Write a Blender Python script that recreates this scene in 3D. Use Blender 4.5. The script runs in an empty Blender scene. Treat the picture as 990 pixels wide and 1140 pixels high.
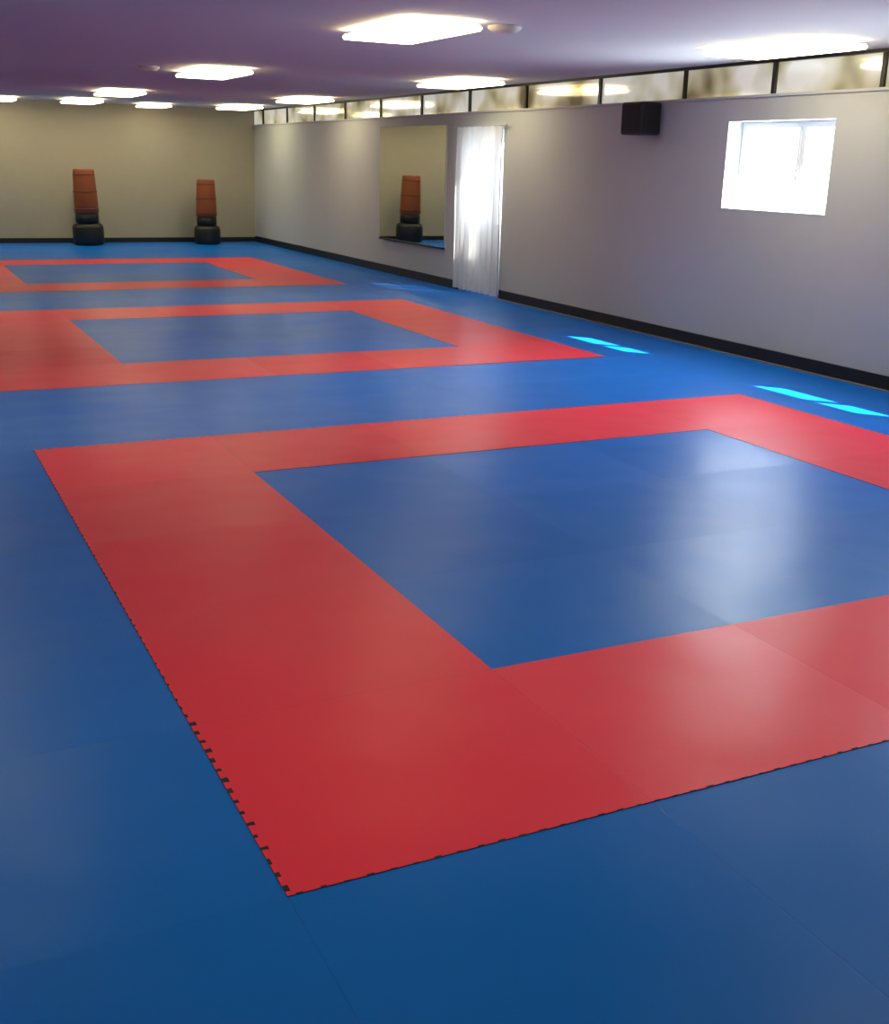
import bpy, bmesh, math, random
from mathutils import Matrix, Vector
random.seed(4)
H=1.7
W=4.33      # right wall plane (units of H)
BK=14.3     # back wall
LX=-2.6; FY=-2.4
CE=1.56     # ceiling
T=0.163
sc=bpy.context.scene
sc.view_settings.view_transform='Standard'
sc.view_settings.look='None'

def lin(c):
    return tuple(((v/255)/12.92 if v/255<=0.04045 else ((v/255+0.055)/1.055)**2.4) for v in c)+(1,)
def new_mat(name):
    m=bpy.data.materials.new(name); m.use_nodes=True
    return m,m.node_tree.nodes,m.node_tree.links,m.node_tree.nodes['Principled BSDF']
def mat(name,c,rough=.6,metal=0,noise=0.05,nscale=6,bump=0.0,spec=.5,emit=None,es=0,bscale=80):
    m,n,l,b=new_mat(name)
    c=lin(c)
    tc=n.new('ShaderNodeTexCoord'); nz=n.new('ShaderNodeTexNoise'); nz.inputs['Scale'].default_value=nscale
    nz.inputs['Detail'].default_value=4
    l.new(tc.outputs['Object'],nz.inputs['Vector'])
    mx=n.new('ShaderNodeMix'); mx.data_type='RGBA'
    mx.inputs[6].default_value=tuple(v*(1-noise) for v in c[:3])+(1,)
    mx.inputs[7].default_value=tuple(min(1,v*(1+noise)) for v in c[:3])+(1,)
    l.new(nz.outputs['Fac'],mx.inputs[0]); l.new(mx.outputs[2],b.inputs['Base Color'])
    b.inputs['Roughness'].default_value=rough; b.inputs['Metallic'].default_value=metal
    b.inputs['Specular IOR Level'].default_value=spec
    if bump:
        n2=n.new('ShaderNodeTexNoise'); n2.inputs['Scale'].default_value=bscale
        l.new(tc.outputs['Object'],n2.inputs['Vector'])
        bp=n.new('ShaderNodeBump'); bp.inputs['Strength'].default_value=bump; bp.inputs['Distance'].default_value=.01
        l.new(n2.outputs['Fac'],bp.inputs['Height']); l.new(bp.outputs['Normal'],b.inputs['Normal'])
    if emit:
        b.inputs['Emission Color'].default_value=lin(emit); b.inputs['Emission Strength'].default_value=es
    return m

PX=.628; PY=.56; OX=.43; OY=1.34
def mat_tile(name,c,rough=.36,seam=.84,spec=.13):
    m,n,l,b=new_mat(name)
    g=n.new('ShaderNodeNewGeometry'); sp=n.new('ShaderNodeSeparateXYZ'); l.new(g.outputs['Position'],sp.inputs[0])
    def M(op,a,bb=None):
        k=n.new('ShaderNodeMath'); k.operation=op
        for i,v in enumerate((a,bb)):
            if v is None: continue
            if isinstance(v,(int,float)): k.inputs[i].default_value=v
            else: l.new(v,k.inputs[i])
        return k.outputs[0]
    u=M('DIVIDE',M('SUBTRACT',sp.outputs[0],OX*H),PX*H)
    v=M('DIVIDE',M('SUBTRACT',sp.outputs[1],OY*H),PY*H)
    def dist(q):
        f=M('FRACT',q); return M('SUBTRACT',.5,M('ABSOLUTE',M('SUBTRACT',f,.5)))
    d=M('MINIMUM',dist(u),dist(v))
    mr=n.new('ShaderNodeMapRange'); l.new(d,mr.inputs[0]); mr.inputs[1].default_value=0; mr.inputs[2].default_value=.003
    mr.interpolation_type='SMOOTHSTEP'
    cb=n.new('ShaderNodeCombineXYZ'); l.new(M('FLOOR',u),cb.inputs[0]); l.new(M('FLOOR',v),cb.inputs[1])
    wn=n.new('ShaderNodeTexWhiteNoise'); wn.noise_dimensions='3D'; l.new(cb.outputs[0],wn.inputs['Vector'])
    nz=n.new('ShaderNodeTexNoise'); nz.inputs['Scale'].default_value=.9; nz.inputs['Detail'].default_value=3; l.new(g.outputs['Position'],nz.inputs['Vector'])
    f=M('ADD',M('ADD',.92,M('MULTIPLY',wn.outputs['Value'],.07)),M('MULTIPLY',nz.outputs['Fac'],.1))
    f=M('MULTIPLY',f,M('ADD',seam,M('MULTIPLY',mr.outputs[0],1-seam)))
    vm=n.new('ShaderNodeVectorMath'); vm.operation='SCALE'; vm.inputs[0].default_value=lin(c)[:3]; l.new(f,vm.inputs['Scale'])
    l.new(vm.outputs[0],b.inputs['Base Color'])
    r2=M('ADD',rough-.06,M('MULTIPLY',nz.outputs['Fac'],.12)); l.new(r2,b.inputs['Roughness'])
    nf=n.new('ShaderNodeTexNoise'); nf.inputs['Scale'].default_value=260; l.new(g.outputs['Position'],nf.inputs['Vector'])
    ns=n.new('ShaderNodeTexNoise'); ns.inputs['Scale'].default_value=2.2; ns.inputs['Detail'].default_value=1; l.new(g.outputs['Position'],ns.inputs['Vector'])
    hgt=M('ADD',M('MULTIPLY',nf.outputs['Fac'],.0003),M('ADD',M('MULTIPLY',ns.outputs['Fac'],.014),M('MULTIPLY',mr.outputs[0],.0004)))
    bp=n.new('ShaderNodeBump'); bp.inputs['Strength'].default_value=.8; bp.inputs['Distance'].default_value=1.0; l.new(hgt,bp.inputs['Height'])
    s1=n.new('ShaderNodeVectorMath'); s1.operation='SUBTRACT'; l.new(wn.outputs['Color'],s1.inputs[0]); s1.inputs[1].default_value=(.5,.5,.5)
    s2=n.new('ShaderNodeVectorMath'); s2.operation='SCALE'; l.new(s1.outputs[0],s2.inputs[0]); s2.inputs['Scale'].default_value=.06
    s3=n.new('ShaderNodeVectorMath'); s3.operation='ADD'; l.new(s2.outputs[0],s3.inputs[0]); l.new(bp.outputs['Normal'],s3.inputs[1])
    s4=n.new('ShaderNodeVectorMath'); s4.operation='NORMALIZE'; l.new(s3.outputs[0],s4.inputs[0])
    l.new(s4.outputs[0],b.inputs['Normal'])
    b.inputs['Specular IOR Level'].default_value=spec
    return m

M_blue=mat_tile('mat_blue_foam',(2,108,208))
M_red=mat_tile('mat_red_foam',(234,58,80))
M_dark=mat('seam_dark',(30,22,34),.8)
M_wallR=mat('wall_paint_grey',(180,184,184),.7,bump=.15,noise=.03)
M_wallB=mat('wall_paint_warm_lit',(166,160,140),.7,bump=.15,noise=.04)  # olive warmth of the ceiling lamps put into the wall colour
M_ceil=mat('ceiling_paint',(196,196,198),.8,bump=.1,noise=.03,nscale=2)
M_black=mat('baseboard_black',(12,12,14),.5)
M_frame=mat('dark_frame_metal',(28,26,26),.4,metal=.3)
M_mirror=mat('mirror_glass',(232,234,228),.02,metal=1,noise=.0)
M_pvc=mat('window_pvc_white',(225,227,230),.35,noise=.01)
M_base=mat('rubber_black',(18,18,20),.45,bump=.2)
M_bag=mat('bag_brown_leather',(132,66,30),.5,noise=.3,nscale=7,bump=.3,bscale=30)
M_band=mat('band_leather',(96,46,22),.5)
M_tan=mat('fixture_metal',(200,195,185),.5)
M_sp=mat('speaker_black',(24,24,34),.55,noise=.1)
M_gr=mat('speaker_grille',(12,12,16),.8,bump=.8,bscale=300)

# clerestory panes: glossy glass, blotchy reflections and glow painted as emissive noise
M_cler,n,l,b=new_mat('clerestory_glow_glass')
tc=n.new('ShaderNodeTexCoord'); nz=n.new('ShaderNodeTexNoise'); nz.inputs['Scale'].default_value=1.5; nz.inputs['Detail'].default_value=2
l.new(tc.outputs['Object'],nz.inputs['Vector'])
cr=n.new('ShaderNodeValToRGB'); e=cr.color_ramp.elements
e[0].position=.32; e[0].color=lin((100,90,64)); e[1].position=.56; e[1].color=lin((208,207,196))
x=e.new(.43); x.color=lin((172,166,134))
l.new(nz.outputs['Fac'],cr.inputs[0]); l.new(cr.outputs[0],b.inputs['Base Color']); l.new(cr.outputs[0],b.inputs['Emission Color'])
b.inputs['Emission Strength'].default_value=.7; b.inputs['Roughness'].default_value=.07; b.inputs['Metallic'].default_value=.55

def link(o,parent=None):
    sc.collection.objects.link(o)
    if parent: o.parent=parent
    return o
def add_box(bm,a,b,bev=0):
    r=bmesh.ops.create_cube(bm,size=1)
    vs=r['verts']
    for v in vs:
        v.co=Vector([ (a[i]+b[i])/2*H+v.co[i]*abs(b[i]-a[i])*H for i in range(3)])
    if bev:
        es=list({e for v in vs for e in v.link_edges})
        bmesh.ops.bevel(bm,geom=es,offset=bev,segments=2,affect='EDGES')
def mesh_obj(name,bm,m,parent=None,smooth=False):
    me=bpy.data.meshes.new(name); bm.to_mesh(me); bm.free()
    ms=m if isinstance(m,list) else [m]
    for x in ms: me.materials.append(x)
    if smooth:
        for p in me.polygons: p.use_smooth=True
    return link(bpy.data.objects.new(name,me),parent)
def boxes(name,bl,m,parent=None,bev=0):
    bm=bmesh.new()
    for a,b in bl: add_box(bm,a,b,bev)
    return mesh_obj(name,bm,m,parent)
def empty(name,loc=(0,0,0)):
    e=bpy.data.objects.new(name,None); link(e); e.empty_display_size=.2; return e

# ---------- shell ----------
boxes('floor',[((LX-T,FY-T,-.06),(W+T,BK+T,0))],M_blue)
boxes('ceiling',[((LX-T,FY-T,CE),(W+T,BK+T,CE+.06))],M_ceil)
boxes('wall_back',[((LX-T,BK,0),(W+T,BK+T,CE))],M_wallB)
boxes('wall_left',[((LX-T,FY,0),(LX,BK,CE))],M_wallB)
boxes('wall_front',[((LX-T,FY-T,0),(W+T,FY,CE))],M_wallB)
WT=1.385
D0,D1,DZ=7.91,8.58,1.255
wins=[(4.52,5.33),(2.75,3.62)]
WZ0,WZ1=.793,1.257
ys=sorted({FY,BK,D0,D1,*[a for w in wins for a in w]})
bl=[]
for a,b in zip(ys,ys[1:]):
    if (a,b)==(D0,D1): bl.append(((W,a,DZ),(W+T,b,WT)))
    elif (a,b) in wins:
        bl.append(((W,a,0),(W+T,b,WZ0))); bl.append(((W,a,WZ1),(W+T,b,WT)))
    else: bl.append(((W,a,0),(W+T,b,WT)))
bl.append(((W+.06,FY,WT),(W+T,BK,CE)))
boxes('wall_right',bl,M_wallR)
BH=.07
boxes('baseboard_back',[((LX,BK-.012,0),(W,BK,.055))],M_black)
boxes('baseboard_right',[((W-.012,FY,0),(W,D0-.02,BH)),((W-.012,D1+.02,0),(W,BK-.012,BH))],M_black)
boxes('baseboard_left',[((LX,FY,0),(LX+.012,BK-.012,.06))],M_black)
boxes('trim_1',[((W-.035,FY,0),(W-.012,D0-.02,.006))],mat('trim_grey',(110,112,125),.5))

# ---------- clerestory strip ----------
cl=empty('clerestory_window_band')
py=[-2.0,-1.2,-.4,.4,1.2,2.0,2.75,3.5,4.25,5.0,5.757,6.65,7.61,8.5,9.4,10.3,11.2,12.1,13.0,13.9]
boxes('posts',[((W-.004,p-.012,WT),(W+.016,p+.012,CE)) for p in py],M_frame,cl)
boxes('top_rail',[((W-.006,FY,CE-.016),(W+.05,BK,CE))],M_frame,cl)
boxes('sill',[((W-.010,FY,WT-.010),(W+.06,BK,WT+.004))],M_wallR,cl)
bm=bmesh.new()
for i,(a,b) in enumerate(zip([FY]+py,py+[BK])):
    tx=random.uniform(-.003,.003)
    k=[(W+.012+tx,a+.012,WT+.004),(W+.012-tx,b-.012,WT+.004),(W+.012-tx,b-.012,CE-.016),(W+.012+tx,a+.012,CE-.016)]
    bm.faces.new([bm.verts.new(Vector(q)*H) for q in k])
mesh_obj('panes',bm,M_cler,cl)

# ---------- mirror ----------
mr=empty('wall_mirror')
hy=.68
boxes('glass',[((-.006,-hy,.318),(0,hy,1.30))],M_mirror,mr)
boxes('backing',[((0,-hy,.305),(.008,hy,1.30))],M_wallR,mr)
boxes('reflection_strip',[((-.014,-hy,.303),(.004,hy,.318))],M_black,mr)  # black strip added to imitate the baseboard's dark reflection along the mirror bottom
mr.location=((W-.016)*H,(8.87+hy)*H,0); mr.rotation_euler=(0,0,math.radians(.55))

# ---------- windows ----------
def window(name,a,b):
    e=empty(name)
    X0,X1=W+.10,W+.13; f=.022
    mid=a+(b-a)*.40
    hm=.012
    L=[((X0,a,WZ0),(X1,b,WZ0+f)),((X0,a,WZ1-f),(X1,b,WZ1)),((X0,a,WZ0+f),(X1,a+f,WZ1-f)),((X0,b-f,WZ0+f),(X1,b,WZ1-f)),
       ((X0,mid-hm,WZ0+f),(X1,mid+hm,WZ1-f))]
    boxes('frame',L,M_pvc,e)
    s=.014
    L=[]
    for p,q in((a+f,mid-hm),(mid+hm,b-f)):
        L+=[((X0-.004,p,WZ0+f),(X1-.01,q,WZ0+f+s)),((X0-.004,p,WZ1-f-s),(X1-.01,q,WZ1-f)),((X0-.004,p,WZ0+f+s),(X1-.01,p+s,WZ1-f-s)),((X0-.004,q-s,WZ0+f+s),(X1-.01,q,WZ1-f-s))]
    boxes('sashes',L,M_pvc,e)
    boxes('sill_board',[((W-.002,a,WZ0-.002),(X0,b,WZ0+.004))],M_pvc,e)
    boxes('handle',[((X0-.02,mid-.006,1.0),(X0-.004,mid+.006,1.012)),((X0-.024,mid-.006,.95),(X0-.018,mid+.006,1.012))],M_tan,e)
    return e
for i,w in enumerate(wins): window('window_%d'%(i+1),*w)

def area(name,loc,sx,sy,rot,power,col,spread=180):
    L=bpy.data.lights.new(name,'AREA'); L.shape='RECTANGLE'; L.size=sx*H; L.size_y=sy*H; L.energy=power; L.color=col
    L.spread=math.radians(spread)
    o=bpy.data.objects.new(name,L); o.location=Vector(loc)*H; o.rotation_euler=rot; link(o); return o
rotW=(0,math.radians(90),0)   # -Z -> -X
for i,w in enumerate(wins):
    area('daylight_window_%d'%(i+1),(W+T+.02,(w[0]+w[1])/2,(WZ0+WZ1)/2),WZ1-WZ0+.1,w[1]-w[0]+.1,rotW,110,(.80,.91,1))
# ---------- door + curtain ----------
d=empty('door_1')
X0=W+.115; X1=W+.15; f=.05
boxes('frame',[((X0-.02,D0,0),(X1,D0+.03,DZ)),((X0-.02,D1-.03,0),(X1,D1,DZ)),((X0-.02,D0+.03,DZ-.03),(X1,D1-.03,DZ))],M_pvc,d)
boxes('leaf',[((X0,D0+.03,0),(X1-.01,D1-.03,.55)),((X0,D0+.03,.55),(X1-.01,D0+.09,DZ-.03)),((X0,D1-.09,.55),(X1-.01,D1-.03,DZ-.03)),
   ((X0,D0+.09,DZ-.09),(X1-.01,D1-.09,DZ-.03)),((X0,(D0+D1)/2-.06,.55),(X1-.01,(D0+D1)/2+.06,DZ-.09))],M_pvc,d)
boxes('handle',[((X0-.03,D0+.055,.62),(X0,D0+.065,.63)),((X0-.035,D0+.055,.62),(X0-.025,D0+.13,.63))],M_tan,d)
area('daylight_door',(W+T+.02,(D0+D1)/2,.84),.8,D1-D0,rotW,38,(.85,.92,1))
# curtain
m,n,l,b=new_mat('sheer_curtain')
b.inputs['Base Color'].default_value=lin((215,215,216)); b.inputs['Roughness'].default_value=.8
tr=n.new('ShaderNodeBsdfTranslucent'); tr.inputs[0].default_value=(.6,.64,.66,1)
tp=n.new('ShaderNodeBsdfTransparent')
m1=n.new('ShaderNodeMixShader'); m1.inputs[0].default_value=.3; l.new(b.outputs[0],m1.inputs[1]); l.new(tr.outputs[0],m1.inputs[2])
m2=n.new('ShaderNodeMixShader'); l.new(m1.outputs[0],m2.inputs[1]); l.new(tp.outputs[0],m2.inputs[2])
tcn=n.new('ShaderNodeTexCoord'); wv=n.new('ShaderNodeTexNoise'); wv.inputs['Scale'].default_value=3; l.new(tcn.outputs['Object'],wv.inputs['Vector'])
mrg=n.new('ShaderNodeMapRange'); mrg.inputs[3].default_value=.03; mrg.inputs[4].default_value=.12; l.new(wv.outputs['Fac'],mrg.inputs[0]); l.new(mrg.outputs[0],m2.inputs[0])
l.new(m2.outputs[0],n['Material Output'].inputs['Surface'])
cu=empty('door_curtain')
bm=bmesh.new(); NU=160; NV=14; rows=[]
for j in range(NV+1):
    z=.02+(1.275-.02)*j/NV; r=[]
    for i in range(NU+1):
        t=i/NU; yy=D0-.03+(D1-D0+.07)*t
        amp=.014+.008*(1-j/NV)
        xx=W-.04+amp*math.sin(t*2*math.pi*8+.6*math.sin(t*9)+.25*math.sin(j*.5))+.004*math.sin(t*61)
        r.append(bm.verts.new((xx*H,yy*H,z*H)))
    rows.append(r)
for j in range(NV):
    for i in range(NU): bm.faces.new((rows[j][i],rows[j][i+1],rows[j+1][i+1],rows[j+1][i]))
mesh_obj('cloth',bm,m,cu,True)
bm=bmesh.new()
bmesh.ops.create_cone(bm,segments=16,radius1=.012,radius2=.012,depth=(D1-D0+.16)*H,cap_ends=True,matrix=Matrix.Translation(Vector((W-.034,(D0+D1)/2,1.28))*H)@Matrix.Rotation(math.pi/2,4,'X'))
for s in(-1,1):
    bmesh.ops.create_uvsphere(bm,u_segments=12,v_segments=8,radius=.022,matrix=Matrix.Translation(Vector((W-.034,(D0+D1)/2+s*(D1-D0+.16)/2,1.28))*H))
    add_box(bm,(W-.04,(D0+D1)/2+s*.37-.006,1.275),(W,(D0+D1)/2+s*.37+.006,1.285))
mesh_obj('rod',bm,M_wallR,cu,True)

# ---------- red mat frames ----------
def teeth(p,q,amp,pitch,nx,ny):
    p=Vector(p);q=Vector(q);d=q-p;L=d.length;d.normalize();k=max(2,round(L/pitch));st=L/k;out=[p.copy()]
    nn=Vector((nx,ny))
    for i in range(k):
        a=p+d*st*i
        am=amp(a,nx) if callable(amp) else amp
        am*=random.uniform(.4,1.15)
        w=random.uniform(.26,.36)
        for t,s in((w+.04,0),(w,1),(1-w,1),(.96-w,0)):
            out.append(a+d*st*t+nn*am*s)
    return out
def frame(name,x0,x1,y0,y1,ix0,ix1,iy0,iy1,fine):
    e=empty(name)
    def loop(a0,a1,b0,b1,off,am,sgn):
        a0-=off;b0-=off;a1+=off;b1+=off
        c=[(a0,b0),(a1,b0),(a1,b1),(a0,b1)]; nr=[(0,-sgn),(sgn,0),(0,sgn),(-sgn,0)]
        pts=[]
        for i in range(4):
            p=c[i];q=c[(i+1)%4]
            if fine: pts+=teeth(p,q,am,.062,*nr[i])
            else: pts.append(Vector(p))
        return pts
    def build(nm,z,off,mm):
        bm=bmesh.new(); es=[]
        def am(a,nx):
            if nx<0 and a.y<1.98*H: return -.019
            return -.006
        for pts in (loop(x0*H,x1*H,y0*H,y1*H,off,am,1),
                    loop(ix0*H,ix1*H,iy0*H,iy1*H,-off,.0015,-1)):
            vs=[bm.verts.new((p.x,p.y,z)) for p in pts]
            es+=[bm.edges.new((vs[i],vs[(i+1)%len(vs)])) for i in range(len(vs))]
        bmesh.ops.triangle_fill(bm,use_beauty=True,edges=es)
        bmesh.ops.recalc_face_normals(bm,faces=bm.faces)
        if bm.faces and sum(f.normal.z for f in bm.faces)<0: bmesh.ops.reverse_faces(bm,faces=bm.faces)
        return mesh_obj(nm,bm,mm,e)
    build('foam_top',.0024,0,M_red)
    if fine:
        bm=bmesh.new()
        def ring(a0,a1,b0,b1,wi,wo):
            add=lambda p,q:add_box(bm,(p[0]/H,p[1]/H,.0002/H),(q[0]/H,q[1]/H,.0016/H))
            add((a0-wo,b0-wo),(a1+wo,b0+wi)); add((a0-wo,b1-wi),(a1+wo,b1+wo))
            add((a0-wo,b0+wi),(a0+wi,b1-wi)); add((a1-wi,b0+wi),(a1+wo,b1-wi))
        ring(x0*H,x1*H,y0*H,y1*H,.022,.0006)
        ring(ix0*H,ix1*H,iy0*H,iy1*H,.001,.001)
        mesh_obj('seam',bm,M_dark,e)
    return e
X=[OX,OX+PX,OX+4*PX,OX+5*PX]
for k in range(3):
    y0=OY+7*PY*k
    frame('red_mat_border',X[0],X[3],y0,y0+5*PY,X[1],X[2],y0+PY,y0+4*PY,k==0)

# ---------- punching bags ----------
def lathe(name,prof,m,parent,segs=40):
    bm=bmesh.new(); rings=[]
    for r,z in prof:
        rings.append([bm.verts.new((r*math.cos(2*math.pi*i/segs),r*math.sin(2*math.pi*i/segs),z)) for i in range(segs)])
    for a,b in zip(rings,rings[1:]):
        for i in range(segs): bm.faces.new((a[i],a[(i+1)%segs],b[(i+1)%segs],b[i]))
    bm.faces.new(list(reversed(rings[0]))); bm.faces.new(rings[-1])
    return mesh_obj(name,bm,m,parent,True)
def bag(x,y,s,sz,lean=0):
    e=empty('freestanding_punching_bag')
    lathe('base',[(.24,0),(.285,.02),(.30,.08),(.30,.36),(.285,.42),(.25,.45),(.19,.46),(.12,.46)],M_base,e)
    lathe('collar',[(.12,.45),(.20,.46),(.225,.48),(.225,.64),(.21,.66)],M_base,e)
    lathe('bag',[(.15,.65),(.21,.66),(.235,.70),(.228,1.0),(.212,1.35),(.202,1.54),(.198,1.57),(.185,1.583),(.02,1.585)],M_bag,e)
    for i,z in enumerate((.76,1.12,1.47)):
        r=(.235,.226,.208)[i]
        lathe('band_%d'%(i+1),[(r-.01,z-.014),(r+.003,z-.012),(r+.003,z+.012),(r-.01,z+.014)],M_band,e)
    e.location=(x*H,y*H,0); e.scale=(s,s,sz); e.rotation_euler=(0,math.radians(lean),.4)
bag(2.24,13.93,.98,.90,-1.2)
bag(3.62,13.93,.88,.80,0)

# ---------- speaker ----------
sp=empty('wall_speaker')
bm=bmesh.new(); add_box(bm,(W-.175,5.92,1.19),(W-.03,6.13,1.375),bev=.012)
mesh_obj('cabinet',bm,M_sp,sp)
boxes('grille',[((W-.162,5.916,1.203),(W-.043,5.921,1.362)),((W-.178,5.935,1.203),(W-.174,6.115,1.362))],M_gr,sp)
boxes('bracket',[((W-.04,5.98,1.25),(W,6.05,1.32))],M_frame,sp)

# ---------- ceiling lights ----------
M_diff=mat('light_diffuser',(255,240,205),.4,noise=0,emit=(255,240,196),es=9.0)
def lamp(x,y,lx=.34,ly=.72,m=None):
    e=empty('ceiling_light_panel')
    z1=CE; z0=CE-.040
    boxes('housing',[((x-lx/2+.05,y-ly/2+.05,CE-.018),(x+lx/2-.05,y+ly/2-.05,z1))],M_tan,e)
    boxes('diffuser',[((x-lx/2,y-ly/2,z0),(x+lx/2,y+ly/2,CE-.018))],m or M_diff,e,bev=.012)
for yy in (4.85,8.05,11.3,13.4):
    lamp(2.17,yy)
for yy in (4.6,8.05,11.3,13.4): lamp(.2,yy)
for yy in (4.40,7.70,11.0,13.2): lamp(3.84,yy)
lamp(1.35,13.7,.34,.5); lamp(3.0,13.7,.3,.5)
lamp(2.17,1.5); lamp(.4,1.5)  # out of view; the second one is added to brighten the foreground
for (x,y) in ((2.5,4.6),(1.75,8.1)):
    e=empty('smoke_detector')
    o=lathe('dome',[(.05,-.05),(.09,-.045),(.12,-.02),(.125,0)],M_tan,e); e.location=(x*H,y*H,CE*H)

# ---------- sun & sky ----------
dirv=Vector((-.45,.55,-.793)).normalized()
L=bpy.data.lights.new('sun','SUN'); L.energy=45; L.angle=math.radians(.5); L.color=(1,.95,.86)
o=bpy.data.objects.new('sun',L); o.rotation_euler=dirv.to_track_quat('-Z','Y').to_euler(); o.location=(14,0,10); link(o)
w=bpy.data.worlds.new('sky'); sc.world=w; w.use_nodes=True
w.node_tree.nodes['Background'].inputs[0].default_value=(.85,.92,1,1); w.node_tree.nodes['Background'].inputs[1].default_value=3

# ---------- camera ----------
c=Vector((495,570)); v1=Vector((3200,250)); v2=Vector((-154,165))
f=math.sqrt(-((v1-c).dot(v2-c)))
Xa=Vector((v1.x-c.x,c.y-v1.y,-f)).normalized(); Ya=Vector((v2.x-c.x,c.y-v2.y,-f)).normalized(); Za=Xa.cross(Ya)
R=Matrix((Xa,Ya,Za))
cd=bpy.data.cameras.new('camera'); cd.sensor_fit='HORIZONTAL'; cd.sensor_width=36; cd.lens=36*f/990; cd.clip_end=200
co=bpy.data.objects.new('camera',cd); co.matrix_world=Matrix.Translation((0,0,H))@R.to_4x4(); link(co); sc.camera=co
